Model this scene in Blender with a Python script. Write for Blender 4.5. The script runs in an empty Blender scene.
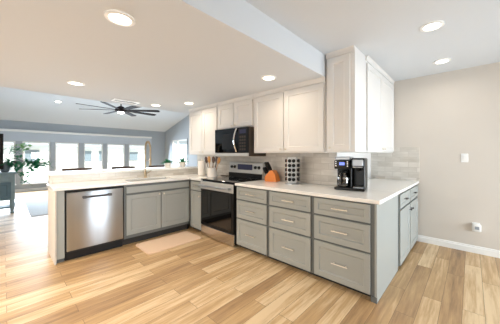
import bpy, bmesh, math, random
from mathutils import Vector, Matrix
random.seed(7)
S = bpy.context.scene
COL = S.collection
PI = math.pi

# ------------------------------------------------------------------ camera, world, lights, exposure
cam_d = bpy.data.cameras.new('camera')
cam = bpy.data.objects.new('camera', cam_d); COL.objects.link(cam)
cam_d.sensor_width = 36.0
cam_d.lens = 232.9 * 36.0 / 500.0
cam_d.shift_x = -9.88 / 500.0
cam_d.shift_y = -7.31 / 500.0
cam_d.clip_start = 0.05
cam.location = (0.6152, -2.2198, 1.314)
cam.rotation_euler = (PI / 2, 0, 0.7368)
S.camera = cam

world = bpy.data.worlds.new('world'); S.world = world
world.use_nodes = True
bg = world.node_tree.nodes['Background']
bg.inputs[0].default_value = (0.88, 0.95, 1.0, 1)
bg.inputs[1].default_value = 0.7

def area(name, loc, rot, sx, sy, power, col, spread=180):
    l = bpy.data.lights.new(name, 'AREA'); l.shape = 'RECTANGLE'; l.size = sx; l.size_y = sy
    l.energy = power; l.color = col; l.spread = math.radians(spread)
    o = bpy.data.objects.new(name, l); COL.objects.link(o); o.location = loc; o.rotation_euler = rot
    return o
sun = bpy.data.lights.new('sun', 'SUN'); sun.energy = 11.0; sun.angle = 0.01; sun.color = (1, .97, .92)
so = bpy.data.objects.new('sun', sun); COL.objects.link(so)
so.rotation_euler = Vector((-.6, -.5, -.75)).to_track_quat('-Z', 'Y').to_euler()
# daylight of the glazed opening on the right and of the sunroom windows
area('right_window_daylight', (3.3, 0.5, 0.85), (0, PI / 2, 0), 1.3, 2.4, 63, (0.80, 0.91, 1.0), 120)
area('added_rear_fill', (-1.5, -4.9, 1.0), (PI / 2, 0, 0), 4.0, 1.6, 38, (0.80, 0.92, 1.0))  # unseen cool fill light added behind the camera
area('sunroom_daylight', (-11.0, 0.3, 1.05), (0, -PI / 2 + 0.25, 0), 1.7, 6.0, 245, (0.76, 0.88, 1.0), 140)
# two unseen warm fill lights added behind the camera, without fittings
for px_ in (-1.14, -3.1):
    area('added_warm_fill', (px_, -3.3, 2.22), (0, 0, 0), 0.14, 0.14, 42, (1.0, 0.88, 0.74), 165)
SPOT_W = 3.0
SPOT_SPREAD = 160

S.view_settings.view_transform = 'Standard'
S.view_settings.look = 'None'
S.view_settings.exposure = 0.27
S.view_settings.gamma = 1.0
S.view_settings.use_curve_mapping = False

# ------------------------------------------------------------------ materials
def srgb(c):
    return tuple(((v / 255.0) / 12.92 if v / 255.0 <= 0.04045 else ((v / 255.0 + 0.055) / 1.055) ** 2.4) for v in c) + (1.0,)

class NT:
    def __init__(s, m): s.t = m.node_tree; s.n = s.t.nodes; s.l = s.t.links
    def add(s, k, **kw):
        n = s.n.new(k)
        for a, b in kw.items(): setattr(n, a, b)
        return n
    def link(s, a, b): s.l.new(a, b)

def mat(name, col, rough=0.5, metal=0.0, var=0.0, scale=8.0, bump=0.0, stretch=(1, 1, 1), spec=0.5, coat=0.0, aniso=0.0):
    m = bpy.data.materials.new(name); m.use_nodes = True
    N = NT(m); b = N.n['Principled BSDF']
    c = srgb(col)
    b.inputs['Roughness'].default_value = rough; b.inputs['Metallic'].default_value = metal
    b.inputs['Specular IOR Level'].default_value = spec
    b.inputs['Coat Weight'].default_value = coat
    tc = N.add('ShaderNodeTexCoord'); mp = N.add('ShaderNodeMapping'); mp.inputs['Scale'].default_value = stretch
    N.link(tc.outputs['Object'], mp.inputs[0])
    nz = N.add('ShaderNodeTexNoise'); nz.inputs['Scale'].default_value = scale; nz.inputs['Detail'].default_value = 4
    N.link(mp.outputs[0], nz.inputs['Vector'])
    mx = N.add('ShaderNodeMix', data_type='RGBA')
    mx.inputs[6].default_value = tuple(v * (1 - var) for v in c[:3]) + (1,)
    mx.inputs[7].default_value = tuple(min(1, v * (1 + var)) for v in c[:3]) + (1,)
    N.link(nz.outputs['Fac'], mx.inputs[0]); N.link(mx.outputs[2], b.inputs['Base Color'])
    if bump:
        bp = N.add('ShaderNodeBump'); bp.inputs['Strength'].default_value = bump; bp.inputs['Distance'].default_value = 0.01
        N.link(nz.outputs['Fac'], bp.inputs['Height']); N.link(bp.outputs[0], b.inputs['Normal'])
    if aniso:
        tg = N.add('ShaderNodeTangent', direction_type='RADIAL', axis='Z')
        b.inputs['Anisotropic'].default_value = aniso; b.inputs['Anisotropic Rotation'].default_value = 0.25
        N.link(tg.outputs[0], b.inputs['Tangent'])
    return m

def emit(name, col, st):
    m = bpy.data.materials.new(name); m.use_nodes = True
    b = m.node_tree.nodes['Principled BSDF']
    b.inputs['Base Color'].default_value = srgb(col); b.inputs['Emission Color'].default_value = srgb(col)
    b.inputs['Emission Strength'].default_value = st
    return m

def glass(name, tint=(0.95, 0.98, 0.97), refl=0.08):
    m = bpy.data.materials.new(name); m.use_nodes = True
    N = NT(m); N.n.remove(N.n['Principled BSDF'])
    t = N.add('ShaderNodeBsdfTransparent'); t.inputs[0].default_value = tint + (1,)
    g = N.add('ShaderNodeBsdfGlossy'); g.inputs['Roughness'].default_value = 0.02
    x = N.add('ShaderNodeMixShader'); x.inputs[0].default_value = refl
    N.link(t.outputs[0], x.inputs[1]); N.link(g.outputs[0], x.inputs[2])
    N.link(x.outputs[0], N.n['Material Output'].inputs[0])
    return m

def floor_mat():
    m = bpy.data.materials.new('plank_floor'); m.use_nodes = True
    N = NT(m); b = N.n['Principled BSDF']
    tc = N.add('ShaderNodeTexCoord')
    mp = N.add('ShaderNodeMapping'); mp.inputs['Rotation'].default_value = (0, 0, PI / 2)
    N.link(tc.outputs['Object'], mp.inputs[0])
    br = N.add('ShaderNodeTexBrick'); br.offset = 0.37; br.offset_frequency = 2
    br.inputs['Color1'].default_value = (0, 0, 0, 1); br.inputs['Color2'].default_value = (1, 1, 1, 1)
    br.inputs['Mortar'].default_value = (0.5, 0.5, 0.5, 1)
    br.inputs['Scale'].default_value = 1.0; br.inputs['Mortar Size'].default_value = 0.0015
    br.inputs['Mortar Smooth'].default_value = 0.3; br.inputs['Bias'].default_value = 0.0
    br.inputs['Brick Width'].default_value = 1.1; br.inputs['Row Height'].default_value = 0.14
    N.link(mp.outputs[0], br.inputs['Vector'])
    sep = N.add('ShaderNodeSeparateColor'); N.link(br.outputs['Color'], sep.inputs[0])
    # long grain, shifted from plank to plank
    mp2 = N.add('ShaderNodeMapping'); mp2.inputs['Scale'].default_value = (30, 2.0, 1)
    N.link(tc.outputs['Object'], mp2.inputs[0])
    w = N.add('ShaderNodeMath', operation='MULTIPLY'); w.inputs[1].default_value = 37.0
    N.link(sep.outputs[0], w.inputs[0])
    n1 = N.add('ShaderNodeTexNoise', noise_dimensions='4D'); n1.inputs['Scale'].default_value = 1.0
    n1.inputs['Detail'].default_value = 6; n1.inputs['Roughness'].default_value = 0.66; n1.inputs['Distortion'].default_value = 0.25
    N.link(mp2.outputs[0], n1.inputs['Vector']); N.link(w.outputs[0], n1.inputs['W'])
    mp3 = N.add('ShaderNodeMapping'); mp3.inputs['Scale'].default_value = (7, 1.2, 1)
    N.link(tc.outputs['Object'], mp3.inputs[0])
    n2 = N.add('ShaderNodeTexNoise', noise_dimensions='4D'); n2.inputs['Scale'].default_value = 1.0; n2.inputs['Detail'].default_value = 3
    N.link(mp3.outputs[0], n2.inputs['Vector']); N.link(w.outputs[0], n2.inputs['W'])
    # value = plank*0.45 + grain*0.4 + blotch*0.3
    a1 = N.add('ShaderNodeMath', operation='MULTIPLY'); a1.inputs[1].default_value = 0.30; N.link(sep.outputs[0], a1.inputs[0])
    a2 = N.add('ShaderNodeMath', operation='MULTIPLY_ADD'); a2.inputs[1].default_value = 0.80; N.link(n1.outputs['Fac'], a2.inputs[0]); N.link(a1.outputs[0], a2.inputs[2])
    a3 = N.add('ShaderNodeMath', operation='MULTIPLY_ADD'); a3.inputs[1].default_value = 0.50; N.link(n2.outputs['Fac'], a3.inputs[0]); N.link(a2.outputs[0], a3.inputs[2])
    rp = N.add('ShaderNodeValToRGB'); N.link(a3.outputs[0], rp.inputs[0])
    e = rp.color_ramp.elements
    e[0].position = 0.42; e[0].color = srgb((112, 88, 61))
    e[1].position = 1.08; e[1].color = srgb((226, 199, 159))
    x = rp.color_ramp.elements.new(0.62); x.color = srgb((167, 132, 92))
    x = rp.color_ramp.elements.new(0.82); x.color = srgb((196, 161, 115))
    mx = N.add('ShaderNodeMix', data_type='RGBA'); N.link(br.outputs['Fac'], mx.inputs[0])
    N.link(rp.outputs[0], mx.inputs[6]); mx.inputs[7].default_value = srgb((100, 74, 50))
    N.link(mx.outputs[2], b.inputs['Base Color'])
    b.inputs['Roughness'].default_value = 0.42; b.inputs['Specular IOR Level'].default_value = 0.8
    bp = N.add('ShaderNodeBump'); bp.inputs['Strength'].default_value = 0.08; bp.inputs['Distance'].default_value = 0.004
    N.link(n1.outputs['Fac'], bp.inputs['Height']); N.link(bp.outputs[0], b.inputs['Normal'])
    return m

def tile_mat(name, axis, bw=0.22, rh=0.08):
    m = bpy.data.materials.new(name); m.use_nodes = True
    N = NT(m); b = N.n['Principled BSDF']
    tc = N.add('ShaderNodeTexCoord'); sp = N.add('ShaderNodeSeparateXYZ'); cb = N.add('ShaderNodeCombineXYZ')
    N.link(tc.outputs['Object'], sp.inputs[0])
    N.link(sp.outputs[axis], cb.inputs[0]); N.link(sp.outputs[2], cb.inputs[1])
    br = N.add('ShaderNodeTexBrick'); br.offset = 0.5
    br.inputs['Color1'].default_value = (0, 0, 0, 1); br.inputs['Color2'].default_value = (1, 1, 1, 1); br.inputs['Mortar'].default_value = (.5, .5, .5, 1)
    br.inputs['Scale'].default_value = 1; br.inputs['Mortar Size'].default_value = 0.003; br.inputs['Brick Width'].default_value = bw; br.inputs['Row Height'].default_value = rh
    N.link(cb.outputs[0], br.inputs['Vector'])
    sep = N.add('ShaderNodeSeparateColor'); N.link(br.outputs['Color'], sep.inputs[0])
    w = N.add('ShaderNodeMath', operation='MULTIPLY'); w.inputs[1].default_value = 23.0; N.link(sep.outputs[0], w.inputs[0])
    mp = N.add('ShaderNodeMapping'); mp.inputs['Scale'].default_value = (5, 16, 1); N.link(cb.outputs[0], mp.inputs[0])
    nz = N.add('ShaderNodeTexNoise', noise_dimensions='4D'); nz.inputs['Scale'].default_value = 1; nz.inputs['Detail'].default_value = 4
    N.link(mp.outputs[0], nz.inputs['Vector']); N.link(w.outputs[0], nz.inputs['W'])
    a = N.add('ShaderNodeMath', operation='MULTIPLY_ADD'); a.inputs[1].default_value = 0.3; N.link(sep.outputs[0], a.inputs[0])
    h = N.add('ShaderNodeMath', operation='MULTIPLY'); h.inputs[1].default_value = 0.7; N.link(nz.outputs['Fac'], h.inputs[0]); N.link(h.outputs[0], a.inputs[2])
    rp = N.add('ShaderNodeValToRGB'); N.link(a.outputs[0], rp.inputs[0])
    e = rp.color_ramp.elements; e[0].position = 0.2; e[0].color = srgb((192, 184, 172)); e[1].position = 0.8; e[1].color = srgb((234, 229, 221))
    mx = N.add('ShaderNodeMix', data_type='RGBA'); N.link(br.outputs['Fac'], mx.inputs[0])
    N.link(rp.outputs[0], mx.inputs[6]); mx.inputs[7].default_value = srgb((200, 193, 183)); N.link(mx.outputs[2], b.inputs['Base Color'])
    b.inputs['Roughness'].default_value = 0.22
    return m

M = {
 'wall': mat('wall_paint', (213, 205, 195), 0.8, var=0.015, scale=3),
 'wall_grey': mat('living_wall_paint', (172, 178, 184), 0.8, var=0.015, scale=3),
 'ceil': mat('ceiling_paint', (213, 216, 219), 0.9, var=0.01, scale=30, bump=0.05),
 'trim': mat('white_trim', (242, 241, 238), 0.45),
 'floor': floor_mat(),
 'tile_x': tile_mat('marble_tile_x', 0), 'tile_y': tile_mat('marble_tile_y', 1),
 'grey': mat('grey_cabinet_paint', (163, 166, 162), 0.42, var=0.02, scale=6),
 'grey_shaded': mat('grey_frame_shade', (104, 108, 107), 0.5, var=0.02, scale=6),  # cabinet grey darkened: shade between the fronts put into the colour
 'cream': mat('white_cabinet_paint', (229, 226, 222), 0.4, var=0.01, scale=6),
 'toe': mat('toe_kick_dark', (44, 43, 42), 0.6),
 'quartz': mat('white_quartz', (250, 248, 244), 0.16, var=0.03, scale=5),
 'steel': mat('brushed_steel', (188, 192, 197), 0.34, 1.0, var=0.12, scale=7, stretch=(1, 1, .02), aniso=0.9),
 'steel_plain': mat('plain_steel', (205, 202, 198), 0.22, 1.0, var=0.04),
 'steel_bright': mat('bright_steel', (205, 204, 200), 0.4, 0.55, var=0.04, scale=6),
 'nickel': mat('satin_nickel', (222, 214, 200), 0.3, 0.75, var=0.03),
 'faucet': mat('brushed_champagne_nickel', (176, 158, 130), 0.28, 1.0, var=0.04),
 'chrome': mat('chrome', (225, 225, 225), 0.08, 1.0, var=0.01),
 'bronze': mat('dark_handle', (72, 70, 70), 0.35, 0.8, var=0.05),
 'blackglass': mat('black_glass', (9, 9, 10), 0.06, var=0.05, spec=0.6),
 'black': mat('black_plastic', (15, 15, 16), 0.3, var=0.08, spec=0.35),
 'blackm': mat('black_matt', (34, 33, 33), 0.6, var=0.08),
 'ovenglass': mat('oven_glass', (12, 10, 9), 0.04, var=0.1, spec=0.7),
 'brownsteel': mat('dark_steel', (92, 82, 74), 0.3, 0.9, var=0.05),
 'white': mat('white_plastic', (240, 240, 238), 0.4),
 'ceramic': mat('white_ceramic', (238, 232, 224), 0.2, var=0.02),
 'paper': mat('paper_towel', (244, 238, 230), 0.9, var=0.03, scale=40, bump=0.2),
 'wood': mat('spoon_wood', (190, 138, 78), 0.5, var=0.15, scale=10, stretch=(1, 1, .2)),
 'wood_dark': mat('dark_wood', (74, 50, 36), 0.5, var=0.2, scale=10, stretch=(1, 1, .2)),
 'block': mat('orange_wood', (226, 128, 38), 0.4, var=0.12, scale=14, stretch=(1, 1, .25)),
 'spice': mat('spice_brown', (120, 72, 44), 0.4, var=0.3, scale=20),
 'spice_dark': mat('spice_dark', (60, 52, 50), 0.4, var=0.3, scale=20),
 'matf': mat('mat_woven', (228, 198, 170), 0.9, var=0.08, scale=60, bump=0.4, stretch=(1, 4, 1)),
 'rug': mat('rug_blue_grey', (214, 219, 223), 0.95, var=0.10, scale=9, bump=0.4, stretch=(3, 1, 1)),
 'console': mat('weathered_grey_blue', (138, 160, 168), 0.55, var=0.18, scale=9, stretch=(1, .2, 1)),
 'console_d': mat('weathered_dark', (94, 122, 136), 0.6, var=0.18, scale=9),
 'leaf': mat('leaf_green', (40, 132, 88), 0.5, var=0.3, scale=12),
 'leaf_pale': mat('leaf_pale', (150, 196, 140), 0.5, var=0.2, scale=12),
 'stem': mat('plant_stem', (84, 92, 92), 0.7, var=0.2),
 'pot': mat('pot_blue_grey', (110, 122, 130), 0.5, var=0.1),
 'soil': mat('potting_soil', (70, 54, 42), 0.95, var=0.3, scale=40),
 'fan': mat('fan_dark', (40, 32, 33), 0.7, var=0.15, spec=0.15),
 'screen': mat('tv_screen', (12, 13, 15), 0.1),
 'lens': emit('lamp_lens', (255, 240, 214), 9.0),
 'lens_cool': emit('lamp_lens_neutral', (255, 250, 240), 7.0),
 'display': emit('blue_display', (110, 130, 235), 0.8),
 'display_dim': emit('dim_blue_display', (40, 42, 72), 0.12),
 'glass': glass('window_glass'),
 'carafe': glass('carafe_glass', (0.55, 0.52, 0.5), 0.14),
 'band': mat('pale_band_paint', (196, 203, 211), 0.7),
 'siding': mat('house_siding', (236, 238, 240), 0.8, var=0.03),
 'roof': mat('house_roof', (150, 156, 162), 0.8, var=0.1),
 'hwin': mat('house_window', (120, 132, 142), 0.2),
 'lawn': mat('lawn', (212, 214, 208), 0.95, var=0.15, scale=2),
 'fence': mat('fence_white', (226, 228, 228), 0.8, var=0.05),
 'bush': mat('bush_green', (120, 150, 110), 0.9, var=0.3, scale=6),
}

# ------------------------------------------------------------------ mesh helpers
class MB:
    def __init__(s): s.b = bmesh.new()
    def box(s, x0, x1, y0, y1, z0, z1, bev=0.0, seg=1):
        vs = [s.b.verts.new((x, y, z)) for z in (z0, z1) for y in (y0, y1) for x in (x0, x1)]
        fs = []
        for q in ((0, 2, 3, 1), (4, 5, 7, 6), (0, 1, 5, 4), (2, 6, 7, 3), (0, 4, 6, 2), (1, 3, 7, 5)):
            fs.append(s.b.faces.new([vs[i] for i in q]))
        if bev:
            es = list({e for f in fs for e in f.edges})
            bmesh.ops.bevel(s.b, geom=es, offset=bev, segments=seg, affect='EDGES', profile=0.5)
        return s
    def shaker(s, x0, x1, z0, z1, yf, th=0.02, fr=0.055, rec=0.012):
        """shaker front facing -y with a recessed centre"""
        b = s.b
        def ring(ix, y): return [b.verts.new(p) for p in ((x0 + ix, y, z0 + ix), (x1 - ix, y, z0 + ix), (x1 - ix, y, z1 - ix), (x0 + ix, y, z1 - ix))]
        rs = [ring(0, yf + th), ring(0, yf + .002), ring(.002, yf), ring(fr, yf), ring(fr + .009, yf + rec)]
        for A, B in zip(rs, rs[1:]):
            for i in range(4): b.faces.new((A[i], A[(i + 1) % 4], B[(i + 1) % 4], B[i]))
        b.faces.new(rs[-1]); b.faces.new(list(reversed(rs[0])))
        return s
    def tube(s, pts, r, n=10, cap=True):
        pts = [Vector(p) for p in pts]; rr = r if isinstance(r, (list, tuple)) else [r] * len(pts)
        rings = []; up = None
        for i, p in enumerate(pts):
            d = (pts[min(i + 1, len(pts) - 1)] - pts[max(i - 1, 0)]).normalized()
            if up is None:
                up = Vector((0, 0, 1)) if abs(d.z) < .9 else Vector((1, 0, 0))
            a = d.cross(up)
            if a.length < 1e-4: a = d.cross(Vector((0, 1, 0)))
            a.normalize(); c = a.cross(d).normalized(); up = c
            rings.append([s.b.verts.new(p + (a * math.cos(2 * PI * k / n) + c * math.sin(2 * PI * k / n)) * rr[i]) for k in range(n)])
        for A, B in zip(rings, rings[1:]):
            for k in range(n): s.b.faces.new((A[k], A[(k + 1) % n], B[(k + 1) % n], B[k]))
        if cap: s.b.faces.new(list(reversed(rings[0]))); s.b.faces.new(rings[-1])
        return s
    def lathe(s, prof, c=(0, 0, 0), n=24, axis='z', cap=True):
        c = Vector(c); rings = []
        for r, h in prof:
            ring = []
            for k in range(n):
                a = 2 * PI * k / n; u, v = r * math.cos(a), r * math.sin(a)
                p = {'z': (u, v, h), 'y': (v, h, u), 'x': (h, u, v)}[axis]
                ring.append(s.b.verts.new(c + Vector(p)))
            rings.append(ring)
        for A, B in zip(rings, rings[1:]):
            for k in range(n): s.b.faces.new((A[k], A[(k + 1) % n], B[(k + 1) % n], B[k]))
        if cap: s.b.faces.new(list(reversed(rings[0]))); s.b.faces.new(rings[-1])
        return s
    def prism(s, poly, h0, h1, axis='x'):
        """extrude a 2-D outline; axis x: poly is (y,z); y: (x,z); z: (x,y)"""
        f = {'x': lambda a, b, h: (h, a, b), 'y': lambda a, b, h: (a, h, b), 'z': lambda a, b, h: (a, b, h)}[axis]
        A = [s.b.verts.new(f(a, b, h0)) for a, b in poly]; B = [s.b.verts.new(f(a, b, h1)) for a, b in poly]
        n = len(poly)
        for i in range(n): s.b.faces.new((A[i], A[(i + 1) % n], B[(i + 1) % n], B[i]))
        s.b.faces.new(list(reversed(A))); s.b.faces.new(B)
        return s
    def leaf(s, base, d, L, W, droop=0.3, roll=0.0):
        base = Vector(base); d = Vector(d).normalized()
        side = d.cross(Vector((0, 0, 1)))
        if side.length < .05: side = Vector((1, 0, 0))
        side.normalize(); side = Matrix.Rotation(roll, 3, d) @ side
        nrm = side.cross(d)
        rows = []
        for t, w in ((0, .12), (.25, .8), (.5, 1), (.75, .7), (1, .05)):
            p = base + d * L * t - Vector((0, 0, 1)) * droop * L * t * t
            rows.append([s.b.verts.new(p - side * W * w / 2 + nrm * .004), s.b.verts.new(p - nrm * W * .1 * w), s.b.verts.new(p + side * W * w / 2 + nrm * .004)])
        for A, B in zip(rows, rows[1:]):
            s.b.faces.new((A[0], A[1], B[1], B[0])); s.b.faces.new((A[1], A[2], B[2], B[1]))
        return s
    def xf(s, mtx):
        bmesh.ops.transform(s.b, matrix=mtx, verts=s.b.verts); return s
    def build(s, name, m, parent=None, label=None):
        bmesh.ops.recalc_face_normals(s.b, faces=s.b.faces)
        me = bpy.data.meshes.new(name)
        for f in s.b.faces: f.smooth = True
        s.b.to_mesh(me); s.b.free()
        me.set_sharp_from_angle(angle=math.radians(32))
        me.materials.append(M[m] if isinstance(m, str) else m)
        o = bpy.data.objects.new(name, me); COL.objects.link(o)
        if parent: o.parent = parent
        if label: o['label'] = label
        return o

def thing(name, label, cat, loc=(0, 0, 0), rz=0.0, group=None):
    o = bpy.data.objects.new(name, None); COL.objects.link(o); o.empty_display_size = .1
    o.location = loc; o.rotation_euler = (0, 0, rz)
    return tag(o, label, cat, group)
def tag(o, label, cat, group=None):
    o['label'] = label; o['category'] = cat
    if group: o['group'] = group
    return o
def struct(name, mb, m, label=None):
    o = mb.build(name, m); o['kind'] = 'structure'
    if label: o['label'] = label
    return o
def box(*a, **k): return MB().box(*a, **k)
def copy_tree(o, parent=None):
    c = o.copy(); COL.objects.link(c)
    if parent: c.parent = parent
    for ch in list(o.children): copy_tree(ch, c)
    return c

# ------------------------------------------------------------------ the setting
D = 2.03                     # right-hand rear wall
WX = -0.66                   # wall that returns behind the corner wall cabinets
ZL, ZH = 2.235, 2.495        # lowered and main ceiling
SOF = -0.667                 # face of the dropped ceiling
LX = -11.2; SY = 3.445       # sunroom window wall, living-room side wall
struct('floor', box(LX - .2, 3.6, -5, 4.0, -0.1, 0), 'floor')
struct('wall_right', box(WX, 3.6, D, D + .12, 0, ZH), 'wall')
struct('wall_east', box(3.6, 3.72, -5, D + .12, 0, ZH), 'wall')
struct('wall_rear', box(-4.0, 3.72, -5.12, -5, 0, ZH), 'wall')
struct('wall_return', box(WX - .12, WX, .66, D + .12, 0, ZH), 'cream')
struct('wall_stove', box(-3.85, WX - .12, .66, .78, 0, ZH), 'wall')
struct('ceiling', box(SOF, 3.6, -5, D + .12, ZH, ZH + .1), 'ceil', 'white main ceiling above the right-hand side')
struct('ceiling_lowered', box(-4.1, SOF, -5, .78, ZL, ZH + .1), 'ceil', 'lowered ceiling over the kitchen')
def vz(x): return 2.5 + .27 * (x - LX)
mb = MB(); mb.prism([(LX - .1, vz(LX - .1)), (-4.1, vz(-4.1)), (-4.1, vz(-4.1) + .1), (LX - .1, vz(LX - .1) + .1)], -5, SY + .1, 'y')
struct('ceiling_vaulted', mb, 'ceil', 'sloping ceiling of the living room')
struct('wall_divider', box(-4.1, -4.0, -5, SY, ZH + .1, vz(-4.1)), 'ceil')
mb = MB(); mb.prism([(LX - .1, 0), (-3.85, 0), (-3.85, vz(-3.85)), (LX - .1, vz(LX - .1))], SY, SY + .12, 'y')
# side wall with a window opening: built as pieces round the opening
mb.b.free(); mb = MB()
wx0, wx1, wz0, wz1 = -10.45, -8.99, .85, 2.03
mb.prism([(LX - .1, 0), (wx0, 0), (wx0, vz(wx0)), (LX - .1, vz(LX - .1))], SY, SY + .12, 'y')
mb.prism([(wx1, 0), (-3.7, 0), (-3.7, vz(-3.7)), (wx1, vz(wx1))], SY, SY + .12, 'y')
mb.box(wx0, wx1, SY, SY + .12, 0, wz0)
mb.prism([(wx0, wz1), (wx1, wz1), (wx1, vz(wx1)), (wx0, vz(wx0))], SY, SY + .12, 'y')
struct('wall_living_side', mb, 'wall_grey')
struct('wall_hall', box(-3.85, -3.73, .78, SY, 0, vz(-3.85)), 'wall_grey')
struct('wall_left', box(LX - .1, -4.0, -3.9, -3.78, 0, 2.5), 'wall_grey')

# sunroom window wall: openings with posts between them
WN = [(-3.6, -2.83), (-2.68, -1.93), (-1.76, -1.02), (-.88, -.15), (.02, .69), (.84, 1.55), (1.72, 2.48)]
mb = MB()
zb, zt = .28, 1.79
mb.box(LX - .12, LX, -3.78, SY, 0, zb); mb.box(LX - .12, LX, -3.78, SY, zt, 2.5)
edges = [-3.78] + [v for w in WN for v in w] + [SY]
for a, b_ in zip(edges[::2], edges[1::2]): mb.box(LX - .12, LX, a, b_, zb, zt)
struct('wall_window', mb, 'wall_grey')
struct('trim_1', box(LX, LX + .06, -3.78, 2.75, 2.12, 2.2, bev=.008), 'trim', 'white rail above the sunroom windows')
struct('trim_2', box(LX, LX + .015, -3.78, 2.75, 1.8, 2.12), 'band', 'pale band above the sunroom windows')
for i, (a, b_) in enumerate(WN):
    f = MB()
    for y0, y1, z0, z1 in ((a, a + .035, zb, zt), (b_ - .035, b_, zb, zt), (a + .035, b_ - .035, zb, zb + .04), (a + .035, b_ - .035, zt - .04, zt), (a + .035, b_ - .035, 1.02, 1.05)):
        f.box(LX - .09, LX - .03, y0, y1, z0, z1)
    fo = struct('window_%d' % (i + 1), f, 'trim')
    box(LX - .07, LX - .062, a + .035, b_ - .035, zb + .04, zt - .04).build('pane', 'glass', fo)
    box(LX, LX + .05, a - .02, b_ + .02, zb - .03, zb, bev=.006).build('window_sill', 'trim', fo)
f = MB()
xm = -9.95
for x0, x1, z0, z1 in ((wx0, wx0 + .05, wz0, wz1), (wx1 - .05, wx1, wz0, wz1), (xm - .03, xm + .03, wz0, wz1), (wx0, wx1, wz0, wz0 + .05), (wx0, wx1, wz1 - .05, wz1), (wx0, wx1, 1.4, 1.43)):
    f.box(x0, x1, SY + .02, SY + .08, z0, z1)
fo = struct('window_8', f, 'trim'); box(wx0 + .05, wx1 - .05, SY + .045, SY + .053, wz0 + .05, wz1 - .05).build('pane', 'glass', fo)
box(wx1 - .012, wx1 + .03, SY - .015, SY, wz0, wz1 + .03).build('casing', 'stem', fo)

# half wall of the peninsula, tile and baseboards
struct('wall_half', box(-3.82, -3.68, -1.79, .66, 0, 1.02), 'wall')
struct('trim_3', box(-3.68, -3.67, -1.79, .66, .915, 1.02), 'tile_y', 'marble tile strip behind the peninsula counter')
struct('trim_4', box(-3.85, WX, .65, .66, .915, 1.345), 'tile_x', 'marble subway tile behind the range')
struct('trim_5', box(WX + .002, .035, D - .01, D, .915, 1.43), 'tile_x', 'marble subway tile at the end of the counter')
def baseboard(name, x0, x1, y0, y1, h=.095):
    mb = MB()
    if y1 - y0 < x1 - x0: mb.prism([(y1, 0), (y0, 0), (y0, h * .72), (y0 + .005, h * .78), (y0 + .006, h * .95), (y0 + .01, h), (y1, h)], x0, x1, 'x')
    else: mb.box(x0, x1, y0, y1, 0, h, bev=.003)
    return struct(name, mb, 'trim')
baseboard('baseboard_right', .0, 3.6, D - .018, D)
baseboard('baseboard_window', LX, LX + .015, -3.78, SY)
baseboard('baseboard_side', LX, -3.85, SY - .018, SY)

# ------------------------------------------------------------------ cabinets
def pull(mb, x, z, yf, L=.16):
    mb.tube([(x - L / 2, yf - .028, z), (x + L / 2, yf - .028, z)], .0055, 8)
    for s in (-1, 1): mb.tube([(x + s * L * .38, yf, z), (x + s * L * .38, yf - .028, z)], .005, 8)
    return mb
def knob(mb, x, z, yf):
    return mb.lathe([(.006, 0), (.005, -.012), (.013, -.018), (.014, -.024), (.009, -.029)], (x, yf, z), 14, 'y')
def drawer(p, x0, x1, z0, z1, fr=.05, knobbed=False, L=.16, m='grey', hm='nickel'):
    d = MB().shaker(x0, x1, z0, z1, -.02, .018, fr).build('drawer', m, p)
    if knobbed: knob(MB(), (x0 + x1) / 2, (z0 + z1) / 2, -.012).build('knob', hm, d)
    else: pull(MB(), (x0 + x1) / 2, (z0 + z1) / 2, -.012, L).build('handle', hm, d)
    return d
def door(p, x0, x1, z0, z1, kx=None, kz=None, m='grey', fr=.06, hm='nickel'):
    d = MB().shaker(x0, x1, z0, z1, -.02, .018, fr).build('door', m, p)
    if kx is not None: knob(MB(), kx, kz, -.02).build('knob', hm, d)
    return d
CTZ = .88   # underside of the counter tops

# three drawer banks right of the range (front faces -y)
banks = [(-1.845, -1.247, 'grey drawer cabinet right beside the stainless range', 0),
         (-1.247, -.632, 'grey drawer cabinet in the middle of the drawer row', 0),
         (-.632, 0.0, 'grey drawer cabinet at the counter corner under the coffee maker', 1)]
for x0, x1, lab, end in banks:
    t = thing('drawer_cabinet', lab, 'cabinet', (x0, 0, 0), 0, 'grey drawer cabinets along the stove wall')
    w = x1 - x0; yb = .79 if end else .64
    box(0, w - (.02 if end else 0), 0, yb, .05, CTZ, bev=.002).build('cabinet_body', 'grey_shaded', t)
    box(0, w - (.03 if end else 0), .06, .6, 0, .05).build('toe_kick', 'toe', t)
    r = .055 if end else .022
    for z0, z1 in ((.70, .862), (.438, .68), (.062, .418)):
        drawer(t, .022, w - r, z0, z1, .045 if z0 > .6 else .055)
    if end:
        box(w - .02, w, -.004, yb, .0, CTZ, bev=.002).build('end_panel', 'grey', t, 'smooth grey side panel facing the open floor')
        box(w - .05, w + .002, -.014, .0, 0, .05, bev=.003).build('corner_foot', 'grey_shaded', t)
# cabinet with two doors and two drawers on the return (front faces +x)
t = thing('base_cabinet', 'grey two-door base cabinet facing the open floor next to the right wall', 'cabinet', (0, .792, 0), PI / 2)
w = D - .02 - .792
box(0, w, 0, .62, .03, CTZ, bev=.002).build('cabinet_body', 'grey_shaded', t)
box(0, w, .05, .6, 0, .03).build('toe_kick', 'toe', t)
h = w / 2
for k in range(2):
    drawer(t, .03 + k * h, h - .012 + k * h, .695, .856, .04, L=.1, hm='bronze')
    door(t, .03 + k * h, h - .012 + k * h, .045, .672, h + (-.045 if k == 0 else .06), .6, hm='bronze')
# narrow cabinet left of the range
t = thing('base_cabinet', 'narrow grey cabinet between the range and the sink corner', 'cabinet', (-3.064, 0, 0), 0)
box(0, .385, 0, .62, .05, CTZ, bev=.002).build('cabinet_body', 'grey_shaded', t)
box(0, .385, .06, .6, 0, .05).build('toe_kick', 'toe', t)
drawer(t, .05, .37, .71, .85, .04, L=.12)
door(t, .05, .37, .065, .69, .335, .62)
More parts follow.
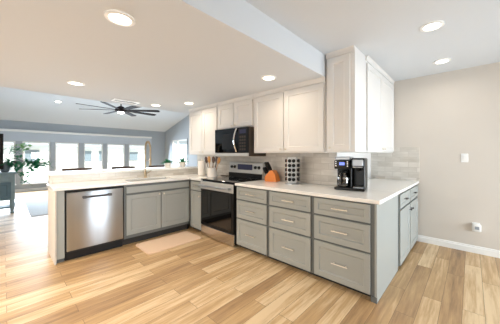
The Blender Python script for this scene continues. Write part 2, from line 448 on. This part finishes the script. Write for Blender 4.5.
# sink base on the peninsula (front faces +x)
PX = -3.066
t = thing('sink_cabinet', 'grey two-door sink base cabinet under the faucet', 'cabinet', (PX, -1.06, 0), PI / 2)
w = 1.056
box(0, w, 0, .59, .1, CTZ, bev=.002).build('cabinet_body', 'grey_shaded', t)
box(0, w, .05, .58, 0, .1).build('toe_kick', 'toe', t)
MB().box(.03, w - .02, -.02, -.002, .755, .845, bev=.003).build('false_drawer', 'grey', t)
door(t, .03, .527, .15, .725, .497, .695)
door(t, .54, w - .02, .15, .725, .57, .695)
# end panel beside the dishwasher
t = thing('end_cabinet_panel', 'grey filler panel at the free end of the peninsula beside the dishwasher', 'panel', (PX, -1.79, 0), PI / 2)
box(0, .075, 0, .6, .05, CTZ, bev=.002).build('panel', 'grey', t)
box(0, .075, .03, .6, 0, .05).build('foot', 'grey_shaded', t)
box(-.02, -.0, -.012, .6, .0, CTZ, bev=.003).build('side_panel', 'wall', t, 'pale end board')

# countertops
c = MB()
c.box(-1.848, .032, -.032, .648, CTZ, .915, bev=.004)
c.box(WX + .002, .032, .648, D - .012, CTZ, .915, bev=.004)
tag(c.build('countertop', 'quartz'), 'white quartz countertop carrying the knife block and coffee maker', 'countertop')
c = MB()
sx0, sx1, sy0, sy1 = -3.5, -3.14, -.95, -.25
c.box(sx1, PX + .032, -1.825, -.032, CTZ, .915, bev=.003)
c.box(-3.668, sx0, -1.825, .648, CTZ, .915, bev=.003)
c.box(sx0, sx1, -1.825, sy0, CTZ, .915); c.box(sx0, sx1, sy1, .648, CTZ, .915)
c.box(sx1, -2.678, -.032, .648, CTZ, .915, bev=.003)
tag(c.build('countertop', 'quartz'), 'white quartz countertop with the sink on the peninsula', 'countertop')
tag(box(-4.08, -3.652, -1.83, .648, 1.022, 1.06, bev=.006, seg=2).build('ledge_countertop', 'quartz'), 'raised white quartz bar ledge behind the sink', 'counter')
# sink and faucet
t = thing('kitchen_sink', 'undermount steel sink set in the peninsula counter', 'sink', (-3.32, -.6, .7))
s = MB(); s.box(-.18, .18, -.35, -.34, 0, .179); s.box(-.18, .18, .34, .35, 0, .179); s.box(-.18, -.17, -.34, .34, 0, .179); s.box(.17, .18, -.34, .34, 0, .179); s.box(-.17, .17, -.34, .34, 0, .01)
s.build('basin', 'steel', t)
MB().lathe([(.04, .01), (.045, .014), (.02, .013)], (0, 0, 0), 16).build('drain', 'chrome', t)
t = thing('kitchen_faucet', 'tall brushed metal spring-neck faucet standing at the sink', 'faucet', (-3.575, -.56, .915))
MB().lathe([(.03, 0), (.03, .012), (.022, .018), (.02, .10), (.014, .11), (.014, .12)]).build('faucet_base', 'faucet', t)
MB().tube([(0, 0, .11), (0, 0, .40)], .011, 12).build('riser', 'faucet', t)
arc = [(.10 - .10 * math.cos(a), 0, .50 + .12 * math.sin(a)) for a in [PI * k / 14 for k in range(15)]]
path = [(0, 0, .34), (0, 0, .42)] + arc + [(.20, 0, .42), (.20, 0, .36)]
MB().tube(path, .009, 10).build('hose', 'faucet', t)
sp = []
P = [Vector(q) for q in path]
seglen = [0]
for a, b_ in zip(P, P[1:]): seglen.append(seglen[-1] + (b_ - a).length)
def at(sv):
    for i in range(len(P) - 1):
        if sv <= seglen[i + 1] or i == len(P) - 2:
            f_ = (sv - seglen[i]) / (seglen[i + 1] - seglen[i]); return P[i].lerp(P[i + 1], f_), (P[i + 1] - P[i]).normalized()
turns = 34
for k in range(turns * 10 + 1):
    q, d_ = at(seglen[-1] * k / (turns * 10)); n1 = Vector((0, 1, 0)); n2 = d_.cross(n1)
    a = 2 * PI * k / 10; sp.append(q + (n1 * math.cos(a) + n2 * math.sin(a)) * .016)
MB().tube(sp, .0032, 5).build('spring', 'faucet', t)
MB().lathe([(.012, .36), (.017, .34), (.019, .25), (.022, .22), (.016, .215)], (.20, 0, 0), 16).build('spray_head', 'faucet', t)
MB().tube([(0, 0, .30), (.2, 0, .30)], .006, 8).build('support_arm', 'faucet', t)
MB().tube([(0, .02, .075), (0, .055, .085), (.0, .10, .12)], [.009, .008, .006], 8).build('lever', 'faucet', t)

# ------------------------------------------------------------------ dishwasher (front faces +x)
t = thing('dishwasher', 'stainless steel dishwasher with dark bar handle at the peninsula end', 'dishwasher', (PX, -1.712, 0), PI / 2)
w = .648
box(.004, w - .004, .0, .57, .10, CTZ - .005).build('tub', 'blackm', t)
box(.012, w - .012, -.03, -.001, .125, .845, bev=.008, seg=2).build('door', 'steel', t)
box(.012, w - .012, -.022, -.001, .848, .872, bev=.003).build('control_strip', 'blackglass', t)
box(.004, w - .004, .03, .5, 0, .10).build('toe_kick', 'black', t)
hb = MB(); hb.tube([(.17, -.07, .775), (.48, -.07, .775)], .011, 10)
for x in (.185, .465): hb.box(x - .02, x + .02, -.082, -.03, .76, .79, bev=.004)
hb.build('handle', 'bronze', t)

# ------------------------------------------------------------------ range
RX0, RX1 = -2.672, -1.855; w = RX1 - RX0
t = thing('range', 'stainless electric range with black oven door', 'stove', (RX0, 0, 0))
box(0, w, -.005, .63, .03, .905, bev=.002).build('oven_body', 'black', t)
box(-.001, w + .001, -.035, .55, .905, .922, bev=.004).build('cooktop', 'blackglass', t, 'black glass cooktop')
for x, y, r in ((.2, .12, .10), (.6, .12, .085), (.2, .39, .075), (.6, .39, .10)):
    bn = MB().lathe([(r, .9222), (r + .003, .9226), (r + .003, .9226)], (x, y, 0), 32, cap=False)
    bn.lathe([(r - .004, .9224), (r, .9224)], (x, y, 0), 32, cap=False)
    bn.build('burner_ring', 'brownsteel', t)
d = MB().box(.006, w - .006, -.045, -.006, .185, .885, bev=.004).build('oven_door', 'black', t)
box(.006, w - .006, -.052, -.04, .765, .886, bev=.004).build('door_band', 'steel_bright', d)
box(.05, w - .05, -.048, -.044, .23, .74).build('door_window', 'ovenglass', d)
hb = MB(); hb.tube([(.04, -.10, .825), (w - .04, -.10, .825)], .014, 12)
for x in (.07, w - .07): hb.box(x - .016, x + .016, -.10, -.05, .812, .838, bev=.003)
hb.build('handle', 'steel', d)
box(.006, w - .006, -.04, -.006, .012, .176, bev=.006).build('storage_drawer', 'steel_plain', t)
bgd = MB().prism([(.555, .905), (.63, .905), (.63, 1.18), (.595, 1.185), (.575, 1.175), (.565, 1.02)], 0, w, 'x').build('backguard', 'steel_bright', t)
box(.005, w - .005, .548, .566, .922, 1.0, bev=.004).build('vent_strip', 'black', bgd)
kpos = [.075, .155, w - .155, w - .075]
box(.23, w - .23, .562, .578, 1.055, 1.15, bev=.003).build('display', 'display_dim', bgd)
for x in kpos:
    MB().lathe([(.027, 0), (.026, -.016), (.022, -.022), (.006, -.023)], (x, .571, 1.10), 18, 'y').build('knob', 'black', bgd)

# ------------------------------------------------------------------ microwave
MX0, MX1 = -2.655, -1.85; w = MX1 - MX0
t = thing('microwave', 'stainless over-the-range microwave with black glass door', 'microwave', (MX0, 0, 1.29))
box(0, w, .26, .645, 0, .45, bev=.004).build('microwave_body', 'brownsteel', t)
d = box(.004, w * .73, .228, .258, .055, .446, bev=.005).build('door', 'blackglass', t)
box(.2, w * .63, .2255, .2285, .11, .36).build('door_window', 'black', d)
pts = []
for k in range(9):
    a = k / 8; pts.append((w * .70, .222 - .055 * math.sin(PI * a), .07 + .36 * a))
MB().tube(pts, .014, 10).build('handle', 'chrome', d)
cp = box(w * .735, w - .004, .228, .258, .055, .446, bev=.004).build('control_panel', 'black', t)
box(w * .78, w * .95, .2255, .229, .35, .41).build('display', 'display_dim', cp)
bt = MB()
for r in range(5):
    for q in range(3): bt.box(w * (.78 + .06 * q), w * (.825 + .06 * q), .2255, .229, .09 + r * .048, .122 + r * .048)
bt.build('keypad', 'brownsteel', cp)
box(.004, w - .004, .23, .258, .002, .05, bev=.003).build('vent_strip', 'steel_bright', t)

# ------------------------------------------------------------------ wall cabinets
def wall_cab(x0, x1, z0, z1, y0, y1, lab, doors, kz, kn, rz=0, loc=None, crown=True, m='cream', side=None):
    w = x1 - x0
    t = thing('wall_cabinet', lab, 'cabinet', loc or (x0, y0, z0), rz, 'white wall cabinets')
    H = z1 - z0
    box(0, w, 0, y1 - y0, 0, H, bev=.002).build('cabinet_body', m, t)
    for k, (a, b_) in enumerate(doors):
        kx = kn[k]
        door(t, a, b_, .018, H - (.075 if crown else .075), kx, kz, m=m, fr=.062)
    if crown:
        MB().prism([(0, H - .055), (-.012, H - .05), (-.018, H - .012), (-.03, H), (0, H)], 0, w, 'x').build('crown_moulding', m, t)
    return t
YF = .35
wall_cab(-3.66, -2.725, 1.315, ZL, YF, .648, 'white wall cabinet above the paper towel roll', [(.015, .46), (.475, .92)], .05, [.42, .515])
wall_cab(-2.715, -1.845, 1.748, ZL, YF, .648, 'short white wall cabinet directly above the microwave', [(.015, .428), (.442, .855)], .045, [.395, .475])
wall_cab(-1.838, -.664, 1.338, ZL, YF, .648, 'wide white two-door wall cabinet above the knife block', [(.02, .565), (.58, 1.155)], .05, [.53, .615])
t = wall_cab(-.655, -.32, 1.345, ZH, YF, .69, 'tall narrow white wall cabinet at the corner above the coffee maker', [(.03, .285)], .05, [.06])
wall_cab(0, D - .694, 1.345, ZH, 0, .335, 'tall white two-door wall cabinet facing right above the counter end', [(.03, .66), (.675, D - .694 - .03)], .05, [.62, .715], PI / 2, (-.322, .692, 1.345))

# ------------------------------------------------------------------ ceiling fittings
def downlight(x, y, z, lab, power, col, lens, tilt=0.0):
    t = thing('recessed_downlight', lab, 'ceiling light', (x, y, z), 0, 'recessed downlights'); t.rotation_euler = (0, tilt, 0)
    MB().lathe([(.092, -.001), (.09, -.009), (.068, -.011), (.064, -.002)], n=32, cap=False).build('trim_ring', 'trim', t)
    MB().lathe([(.066, -.001), (.066, -.006), (.03, -.007)], n=32).build('lens', lens, t)
    l = bpy.data.lights.new('downlight_bulb', 'AREA'); l.shape = 'DISK'; l.size = .12; l.energy = power; l.color = col; l.spread = math.radians(SPOT_SPREAD)
    o = bpy.data.objects.new('downlight_bulb', l); COL.objects.link(o); o.parent = t; o.location = (0, 0, -.012)
WARM = (1.0, .87, .71); NEUT = (1.0, .95, .88)
for x, y, lab in ((-1.137, -1.69, 'large round recessed light nearest the camera in the lowered ceiling'),
                  (-3.145, -1.59, 'recessed light in the lowered ceiling above the dishwasher'),
                  (-3.71, -.317, 'small recessed light near the edge of the lowered ceiling behind the sink'),
                  (-3.108, .005, 'recessed light in front of the leftmost white wall cabinet'),
                  (-1.175, -.09, 'recessed light in front of the wide white wall cabinet')):
    downlight(x, y, ZL, lab, SPOT_W, WARM, 'lens')
for x, y, lab in ((.349, .424, 'nearer recessed light in the main ceiling right of the soffit'),
                  (.343, 1.496, 'recessed light in the main ceiling nearest the right wall')):
    downlight(x, y, ZH, lab, SPOT_W * .6, NEUT, 'lens_cool')
downlight(-9.25, -1.03, vz(-9.25), 'recessed light in the sloping living room ceiling', 8, NEUT, 'lens_cool', -math.atan(.27))
t = thing('ceiling_vent', 'white slatted air vent in the lowered ceiling above the fan', 'vent', (-3.8, -.80, ZL))
f = MB(); f.box(-.09, .09, -.2, -.175, -.012, 0); f.box(-.09, .09, .175, .2, -.012, 0); f.box(-.09, -.07, -.175, .175, -.012, 0); f.box(.07, .09, -.175, .175, -.012, 0)
f.build('vent_frame', 'trim', t)
box(-.07, .07, -.175, .175, -.003, -.001).build('duct', 'blackm', t)
f = MB()
for k in range(5): f.box(-.062 + k * .028, -.05 + k * .028, -.175, .175, -.0035, -.003)
f.build('slats', 'trim', t)

t = thing('ceiling_fan', 'dark eight-blade ceiling fan in the living room', 'ceiling fan', (-6.0, -.2, 2.45))
zc = vz(-6.0) - 2.45
MB().tube([(0, 0, .08), (0, 0, zc - .02)], .014, 10).build('downrod', 'fan', t)
MB().lathe([(.03, zc - .14), (.07, zc - .05), (.08, zc + .0)], n=20).build('canopy', 'fan', t)
MB().lathe([(.03, .10), (.10, .06), (.13, .02), (.13, -.03), (.08, -.05)], n=24).build('motor', 'fan', t)
MB().lathe([(.075, -.05), (.07, -.075), (.03, -.09)], n=24).build('light_lens', 'lens_cool', t)
for k in range(8):
    a = 2 * PI * k / 8 + .12
    b_ = MB().prism([(.10, -.035), (.30, -.06), (.88, -.075), (.93, -.05), (.93, .05), (.88, .07), (.30, .05), (.10, .035)], -.006, .006, 'z')
    b_.xf(Matrix.Rotation(a, 4, 'Z') @ Matrix.Rotation(math.radians(-10), 4, 'X'))
    b_.build('blade', 'fan', t)

# ------------------------------------------------------------------ wall plates
t = thing('light_switch', 'white light switch plate on the right wall', 'switch', (.548, D, 1.269))
box(-.038, .038, -.006, 0, -.06, .06, bev=.003).build('plate', 'white', t)
box(-.017, .017, -.011, -.006, -.034, .034, bev=.002).build('rocker', 'trim', t)
t = thing('wall_outlet', 'white outlet plate low on the right wall', 'outlet', (.662, D, .345))
box(-.04, .04, -.006, 0, -.062, .062, bev=.003).build('plate', 'white', t)
t = thing('plug_in_freshener', 'white plug-in device in the low wall outlet', 'plug-in device', (.672, D - .007, .345))
box(-.042, .042, -.05, 0, -.05, .045, bev=.012, seg=3).build('body', 'white', t)
box(-.022, .022, -.053, -.05, -.02, .02, bev=.001).build('face', 'roof', t)

# ------------------------------------------------------------------ counter-top things
CT = .916
# paper towel roll
t = thing('paper_towel_roll', 'white paper towel roll standing upright left of the utensil crock', 'paper towel', (-3.17, .31, CT))
MB().lathe([(.075, 0), (.075, .012), (.01, .014)], n=24).build('holder_base', 'nickel', t)
MB().lathe([(.066, .015), (.068, .02), (.068, .275), (.066, .28), (.02, .28)], n=28).build('towel_roll', 'paper', t)
MB().lathe([(.007, .28), (.007, .31), (.014, .315), (.01, .33)], n=12).build('holder_rod', 'nickel', t)
# crock and utensils
cx, cy = -2.84, .31
t = thing('utensil_crock', 'white ceramic crock full of wooden spoons beside the range', 'crock', (cx, cy, CT))
MB().lathe([(.075, 0), (.085, .01), (.088, .15), (.093, .165), (.088, .167), (.08, .16), (.075, .03), (.02, .02)], n=28).build('pot', 'ceramic', t)
ut = [(-.05, -.025, -.34, .06, 'wood_dark', 'spoon', 'dark wooden spoon leaning left in the utensil crock'), (-.02, .035, -.17, -.09, 'wood', 'spatula', 'pale wooden spatula leaning slightly left in the crock'),
      (-.005, -.04, -.01, .08, 'wood', 'spoon', 'pale wooden spoon upright in the middle of the crock'), (.02, .035, .15, -.09, 'wood_dark', 'spatula', 'dark wooden spatula upright at the back of the crock'),
      (.035, -.03, .30, .06, 'wood_dark', 'spoon', 'dark wooden spoon leaning right in the crock'), (.05, .02, .48, -.04, 'wood', 'spoon', 'pale wooden spoon leaning furthest right in the crock')]
for dx, dy, tx, ty, m_, kind, lab in ut:
    u = MB(); u.tube([(0, 0, 0), (0, 0, .22)], [.008, .008], 8)
    if kind == 'spoon': u.lathe([(.006, .20), (.034, .23), (.042, .27), (.036, .31), (.008, .33)], n=14)
    else: u.prism([(-.009, .21), (.009, .21), (.03, .245), (.034, .32), (-.034, .32), (-.03, .245)], -.005, .005, 'y')
    if kind == 'spoon': u.xf(Matrix.Diagonal((1, .45, 1, 1)))
    o = u.build('wooden_' + kind, m_); o.location = (cx + dx, cy + dy, CT + .045); o.rotation_euler = (ty, tx * .8, 0)
    tag(o, lab, 'utensil', 'wooden utensils in the crock')
tag(box(-.09, .09, -.03, .03, 0, .014, bev=.006, seg=2).build('spoon_rest', 'wood_dark'), 'small dark wooden spoon rest by the range back', 'spoon rest').location = (-2.79, .56, CT)
# knife block with knives
t = thing('knife_block', 'orange wood knife block with black-handled knives', 'knife block', (-1.60, .50, CT), .25)
MB().prism([(.10, 0), (-.09, 0), (-.095, .07), (-.005, .165), (.035, .16), (.075, .10)], -.07, .07, 'y').build('block', 'block', t)
kd = Vector((-.46, 0, .89)).normalized()
ko = Vector((-.053, 0, .1195)); kt = Vector((.09, 0, .095)).normalized()
i = 0
names = ['upper left', 'upper middle', 'upper right', 'lower left', 'lower middle', 'lower right']
for row, off in ((0, .035), (1, -.03)):
    for y in (-.045, 0, .045):
        p = ko + kt * off + Vector((0, y, 0))
        k = thing('kitchen_knife', 'black-handled knife in the orange block, %s slot' % names[i], 'knife', (0, 0, 0), 0, 'knives in the knife block')
        Rz = Matrix.Rotation(.25, 4, 'Z'); k.location = Vector((-1.60, .50, CT)) + (Rz @ p); k.rotation_euler = (0, 0, .25)
        L = .155 if row == 0 else .12
        MB().tube([kd * .002, kd * .016], .006, 8).build('bolster', 'steel', k)
        MB().tube([kd * .016, kd * .04, kd * L * .8, kd * L], [.016, .020, .0195, .015], 8).build('handle', 'black', k)
        i += 1
# revolving spice rack: square tower with jars lying in it
sxp, syp, srot = -1.195, .44, .46
t = thing('spice_rack', 'white revolving spice tower filled with small jars', 'spice rack', (sxp, syp, CT), srot)
MB().lathe([(.10, 0), (.10, .012), (.09, .016)], n=28).build('turntable', 'steel', t)
hw = .056
f = MB(); f.box(-hw, hw, -hw, hw, .017, .035, bev=.003); f.box(-hw, hw, -hw, hw, .345, .362, bev=.003)
for a in (-1, 1):
    for b_ in (-1, 1): f.box(a * hw - .007, a * hw + .007, b_ * hw - .007, b_ * hw + .007, .035, .345)
f.build('frame', 'white', t)
f = MB(); f.box(-.05, .05, -.05, .05, .035, .345)
f.build('core', 'white', t)
gj = 'spice jars in the revolving rack'
def jar_proto(body):
    j = thing('spice_jar', '', 'spice jar', (0, 0, 0), 0, gj)
    MB().lathe([(.017, .0), (.019, -.004), (.019, -.026)], n=14, axis='y').build('jar', body, j)
    MB().lathe([(.0235, -.026), (.0235, -.042), (.018, -.044)], n=14, axis='y').build('lid', 'black', j)
    return j
pa, pb = jar_proto('spice'), jar_proto('spice_dark')
used = {id(pa): False, id(pb): False}
rows_n = ['bottom', 'second lowest', 'middle', 'second highest', 'top']
for fc, (ang, cols, pr, side) in enumerate(((0, (-.027, .027), pb, 'front'), (-PI / 2, (-.027, .027), pa, 'left'), (PI / 2, (-.027, .027), pb, 'right'))):
    for r in range(5):
        for ci, cx_ in enumerate(cols):
            if used[id(pr)]: j = copy_tree(pr)
            else: j = pr; used[id(pr)] = True
            loc = Matrix.Rotation(srot + ang, 4, 'Z') @ Vector((cx_, -.052, .067 + r * .062))
            j.location = Vector((sxp, syp, CT)) + loc; j.rotation_euler = (0, 0, srot + ang)
            j['label'] = 'spice jar on the %s face of the tower, %s row, %s column' % (side, rows_n[r], 'left' if ci == 0 else 'right')
# twin coffee maker
t = thing('coffee_maker', 'black twin coffee maker with lit display on the counter corner', 'coffee maker', (-.40, .47, CT), .18)
box(-.17, .15, -.12, .13, 0, .03, bev=.008, seg=2).build('base', 'black', t)
box(-.17, .15, .03, .13, .03, .28, bev=.006).build('column', 'black', t)
hd = box(-.17, .005, -.12, .13, .235, .335, bev=.01, seg=2).build('brew_head', 'black', t)
box(-.112, -.055, -.1235, -.119, .28, .313, bev=.002).build('display', 'display', hd, 'lit blue display')
for x in (-.148, -.022):
    for z in (.272, .295, .318): MB().lathe([(.008, 0), (.008, -.004), (.004, -.005)], (x, -.1195, z), 10, 'y').build('button', 'chrome', hd)
box(-.165, 0, -.09, .12, .335, .375, bev=.008).build('reservoir_lid', 'steel', t, 'grey reservoir lid')
ph = box(.012, .15, -.115, .13, .25, .36, bev=.014, seg=3).build('pod_head', 'black', t)
box(.025, .138, -.119, -.112, .275, .345, bev=.006).build('pod_face', 'steel', ph, 'pale metal faceplate')
MB().tube([(.03, -.125, .262), (.132, -.125, .262)], .006, 8).build('pod_handle', 'chrome', ph)
box(.03, .135, -.11, .02, .03, .042, bev=.003).build('drip_tray', 'steel', t)
MB().lathe([(.03, .25), (.026, .225), (.012, .215)], (.08, -.04, 0), 16).build('nozzle', 'black', t)
box(.0, .014, -.08, .1, .03, .26, bev=.003).build('divider', 'black', t)
box(.138, .15, -.1, .1, .03, .26, bev=.003).build('side_wall', 'black', t)
Rm = Matrix.Rotation(.18, 4, 'Z'); cl = Vector((-.40, .47, CT + .032)) + Rm @ Vector((-.082, -.052, 0))
t = thing('coffee_carafe', 'glass coffee carafe sitting in the twin coffee maker', 'carafe', cl, .18)
MB().lathe([(.05, 0), (.066, .012), (.074, .06), (.068, .11), (.048, .15), (.05, .165), (.046, .165), (.044, .15), (.064, .11), (.07, .06), (.062, .014), (.02, .006)], n=28).build('jug', 'carafe', t)
MB().lathe([(.05, .160), (.054, .17), (.05, .185), (.02, .19)], n=24).build('lid', 'black', t)
MB().lathe([(.07, .09), (.072, .10), (.068, .112)], n=28, cap=False).build('band', 'chrome', t)
MB().tube([(0, -.05, .165), (0, -.10, .16), (0, -.112, .11), (0, -.10, .05), (0, -.07, .035)], [.010, .011, .011, .010, .008], 8).build('handle', 'black', t)
MB().lathe([(.06, .0145), (.068, .03), (.068, .032), (.02, .033)], n=24).build('coffee', 'spice_dark', t)

# ------------------------------------------------------------------ mat, rug
def rounded(hx, hy, r, n=5):
    p = []
    for cx_, cy_, a0 in ((hx - r, hy - r, 0), (-hx + r, hy - r, PI / 2), (-hx + r, -hy + r, PI), (hx - r, -hy + r, 1.5 * PI)):
        for k in range(n + 1):
            a = a0 + PI / 2 * k / n; p.append((cx_ + r * math.cos(a), cy_ + r * math.sin(a)))
    return p
o = MB().prism(rounded(.245, .41, .05), 0, .014, 'z').build('floor_mat', 'matf'); o.location = (-2.75, -.53, .001)
tag(o, 'peach woven kitchen mat on the floor before the sink cabinet', 'mat')
t = thing('area_rug', 'pale blue-grey rug on the living room floor', 'rug', (-8.1, -.1, .001))
MB().prism(rounded(1.84, 1.72, .03), 0, .012, 'z').build('pile', 'rug', t)
f = MB()
for k in range(4):
    a, b_ = 1.84 - .06 - k * .4, 1.72 - .06 - k * .4
    for x0, x1, y0, y1 in ((-a, a, -b_, -b_ + .05), (-a, a, b_ - .05, b_), (-a, -a + .05, -b_ + .05, b_ - .05), (a - .05, a, -b_ + .05, b_ - .05)):
        f.box(x0, x1, y0, y1, .0122, .0135)
f.build('border_stripes', 'rug', t)

# ------------------------------------------------------------------ bar stools behind the bar
def make_stool(lab):
    t = thing('bar_stool', lab, 'bar stool', (0, 0, 0), 0, 'bar stools behind the peninsula')
    box(-.2, .2, -.21, .21, .66, .71, bev=.018, seg=2).build('seat', 'wood_dark', t)
    for sx in (-1, 1):
        for sy in (-1, 1):
            MB().tube([(sx * .17, sy * .18, .665), (sx * .2, sy * .2, 0)], [.018, .014], 8).build('leg', 'wood_dark', t)
    for sy in (-1, 1):
        MB().tube([(-.18, sy * .185, .70), (-.225, sy * .195, 1.05)], .015, 8).build('back_post', 'wood_dark', t)
    MB().prism([(-.21, -.21), (-.25, -.1), (-.262, 0), (-.25, .1), (-.21, .21), (-.185, .21), (-.225, .1), (-.237, 0), (-.225, -.1), (-.185, -.21)], .99, 1.077, 'z').build('top_rail', 'wood_dark', t)
    MB().tube([(.19, -.19, .25), (.19, .19, .25)], .012, 8).build('footrest', 'wood_dark', t)
    return t
s0 = make_stool('bar stool nearest the free end of the peninsula')
for i, (y, lab) in enumerate(((-1.34, None), (-.6, 'middle bar stool behind the peninsula ledge'), (.1, 'bar stool behind the ledge nearest the wall cabinets'))):
    s = s0 if i == 0 else copy_tree(s0)
    s.location = (-4.33, y, 0)
    if lab: s['label'] = lab

# small plants on the ledge
def succulent(x, y, z, lab, seed, s=1.0):
    random.seed(seed)
    t = thing('potted_plant', lab, 'plant', (x, y, z), 0, 'small plants on the bar ledge')
    MB().lathe([(.035 * s, 0), (.045 * s, .01), (.05 * s, .07 * s), (.045 * s, .07 * s), (.04 * s, .055 * s), (.01, .05 * s)], n=18).build('pot', 'ceramic', t)
    MB().lathe([(.042 * s, .058 * s), (.02 * s, .064 * s), (.004, .066 * s)], n=14).build('soil', 'soil', t)
    f = MB()
    for k in range(36):
        a = random.uniform(0, 2 * PI); e = random.uniform(.2, 1.3)
        f.leaf((0, 0, .06 * s), (math.cos(a) * math.cos(e), math.sin(a) * math.cos(e), math.sin(e)), random.uniform(.07, .12) * s, .03 * s, .3, random.uniform(-.5, .5))
    f.build('foliage', 'leaf', t)
succulent(-3.9, .0, 1.061, 'left one of the two small plants on the bar ledge', 3, 1.3)
succulent(-3.9, .32, 1.061, 'right one of the two small plants on the bar ledge, near the wall', 5, 1.4)

# ------------------------------------------------------------------ living room left: console, television, plant
t = thing('console_table', 'weathered grey-blue console cabinet at the left picture edge', 'console', (-7.25, -2.03, 0), -PI / 2)
# local x runs along world -y, local -y faces world -x ... front faces +x after the turn below
t.rotation_euler = (0, 0, PI / 2)
t.location = (-7.0, -3.5, 0)
w = 1.46
box(-.03, w + .03, -.03, .45, .88, .92, bev=.01, seg=2).build('top', 'console', t)
box(0, w, 0, .42, .30, .88, bev=.006).build('body', 'console', t)
for k in range(2):
    d = MB().shaker(.03 + k * .7, .70 + k * .7, .72, .86, -.02, .018, .03, .006).build('drawer', 'console', t)
    knob(MB(), .36 + k * .7, .79, -.02).build('knob', 'bronze', d)
    d = MB().shaker(.03 + k * .7, .70 + k * .7, .33, .70, -.02, .018, .06, .01).build('door', 'console_d', t)
    knob(MB(), .62 + k * .14, .52, -.02).build('knob', 'bronze', d)
box(.02, w - .02, .02, .4, .12, .15, bev=.004).build('lower_shelf', 'console_d', t)
for x in (.0, w):
    for y in (.01, .41):
        sx = -1 if x > .5 else 1
        MB().lathe([(.028, 0), (.036, .03), (.02, .06), (.036, .12), (.045, .2), (.03, .28), (.035, .31)], (x + sx * .04, y + (.03 if y < .2 else -.03), 0), 14).build('leg', 'console', t)
t = thing('television', 'black television standing on the console at the left edge', 'television', (-7.12, -2.95, .921), PI / 2)
box(-.3, .3, -.1, .1, 0, .015, bev=.004).build('stand', 'black', t)
box(-.72, .735, -.02, .03, .07, .86, bev=.006).build('cabinet', 'black', t)
box(-.70, .715, -.0225, -.0195, .09, .84).build('screen', 'screen', t)
box(-.05, .05, -.01, .02, .014, .08).build('neck', 'black', t)

random.seed(21)
t = thing('potted_plant', 'leafy green plant in a dark vase on the right end of the console', 'plant', (-7.22, -2.19, .921))
MB().lathe([(.05, 0), (.075, .02), (.085, .10), (.06, .17), (.065, .19), (.058, .19), (.052, .16), (.02, .15)], n=20).build('vase', 'pot', t)
stems = []
st = MB()
#       tip (x, y, z), leaves, pale
tips = [(-.02, .30, .58, 22, 1), (.0, .16, .46, 9, 0), (-.02, .10, .54, 8, 0), (.02, .42, .19, 60, 0), (.05, .56, .18, 46, 0), (.02, .12, .13, 50, 0), (.0, .03, .20, 40, 0), (.05, .27, .15, 22, 0),
        (.05, .74, .16, 9, 0), (.06, .32, -.06, 10, 0), (.06, .30, -.24, 8, 0), (-.05, .18, .32, 12, 0), (.03, .48, .09, 24, 0)]
for tp in tips:
    a = Vector((random.uniform(-.03, .03), random.uniform(-.03, .03), .15)); b_ = Vector(tp[:3])
    mid = a.lerp(b_, .5) + Vector((0, 0, .10 if b_.z < .3 else .03))
    st.tube([a.lerp(mid, u * 2).lerp(mid.lerp(b_, max(0, u * 2 - 1)), u) if u < .5 else mid.lerp(b_, u * 2 - 1) for u in (0, .25, .5, .75, 1)], [.006, .006, .005, .005, .003], 6)
    stems.append(b_)
st.build('stems', 'stem', t)
lf, lp = MB(), MB()
for tp, b_ in zip(tips, stems):
    for k in range(tp[3]):
        a = random.uniform(0, 2 * PI); e = random.uniform(-.5, 1.1); sp_ = 1.0 if tp[3] > 15 else .55
        q = b_ + Vector((random.uniform(-.07, .07), random.uniform(-.13, .13) * sp_, random.uniform(-.07, .07) * sp_))
        (lp if tp[4] else lf).leaf(q, (math.cos(a) * math.cos(e), math.sin(a) * math.cos(e), math.sin(e)), random.uniform(.08, .15), .075 if tp[4] else .045, .3, random.uniform(-.6, .6))
lf.build('foliage', 'leaf', t)
lp.build('young_leaves', 'leaf_pale', t, 'pale young leaves at the top')

# ------------------------------------------------------------------ outside the sunroom
o = box(-60, LX - .3, -40, 40, -.3, -.2).build('ground_outside', 'lawn'); o['kind'] = 'structure'
def house(x, y0, y1, h, lab, wins, roofh=1.2):
    t = thing('house', lab, 'house', (x, (y0 + y1) / 2, -.2), 0, 'white houses outside')
    L = (y1 - y0) / 2
    box(-6, 0, -L, L, 0, h).build('walls', 'siding', t)
    MB().prism([(.5, h), (-3, h + roofh), (-6.5, h), (-6.5, h - .12), (.5, h - .12)], -L - .3, L + .3, 'y').build('roof', 'roof', t)
    for y, z, w_, hh in wins:
        f = MB(); f.box(0, .06, y - w_ / 2 - .08, y - w_ / 2, z - .08, z + hh + .08); f.box(0, .06, y + w_ / 2, y + w_ / 2 + .08, z - .08, z + hh + .08); f.box(0, .06, y - w_ / 2, y + w_ / 2, z - .08, z); f.box(0, .06, y - w_ / 2, y + w_ / 2, z + hh, z + hh + .08)
        fo = f.build('window', 'trim', t)
        box(.005, .03, y - w_ / 2, y + w_ / 2, z, z + hh).build('pane', 'hwin', fo)
house(-24, -9.0, .3, 2.3, 'pale house outside seen through the left sunroom windows', [(1.2, .75, .9, 1.15), (-1.2, .75, .9, 1.15), (3.6, .9, .8, 1.0)])
house(-27, .9, 11.5, 2.3, 'pale house outside seen through the right sunroom windows', [(-3.0, .9, .8, 1.0), (-1.6, .9, .8, 1.0), (1.2, .9, 1.0, .9), (3.2, .9, .8, 1.0)])
t = thing('yard_fence', 'low pale fence in the yard outside the sunroom', 'fence', (-17.5, 0, -.2))
MB().box(-.02, .02, -14, 14, .25, .33).box(-.02, .02, -14, 14, .75, .83).build('rails', 'fence', t)
f = MB()
for k in range(29): f.box(-.05, .05, -14 + k, -13.9 + k, 0, .95)
f.build('posts', 'fence', t)
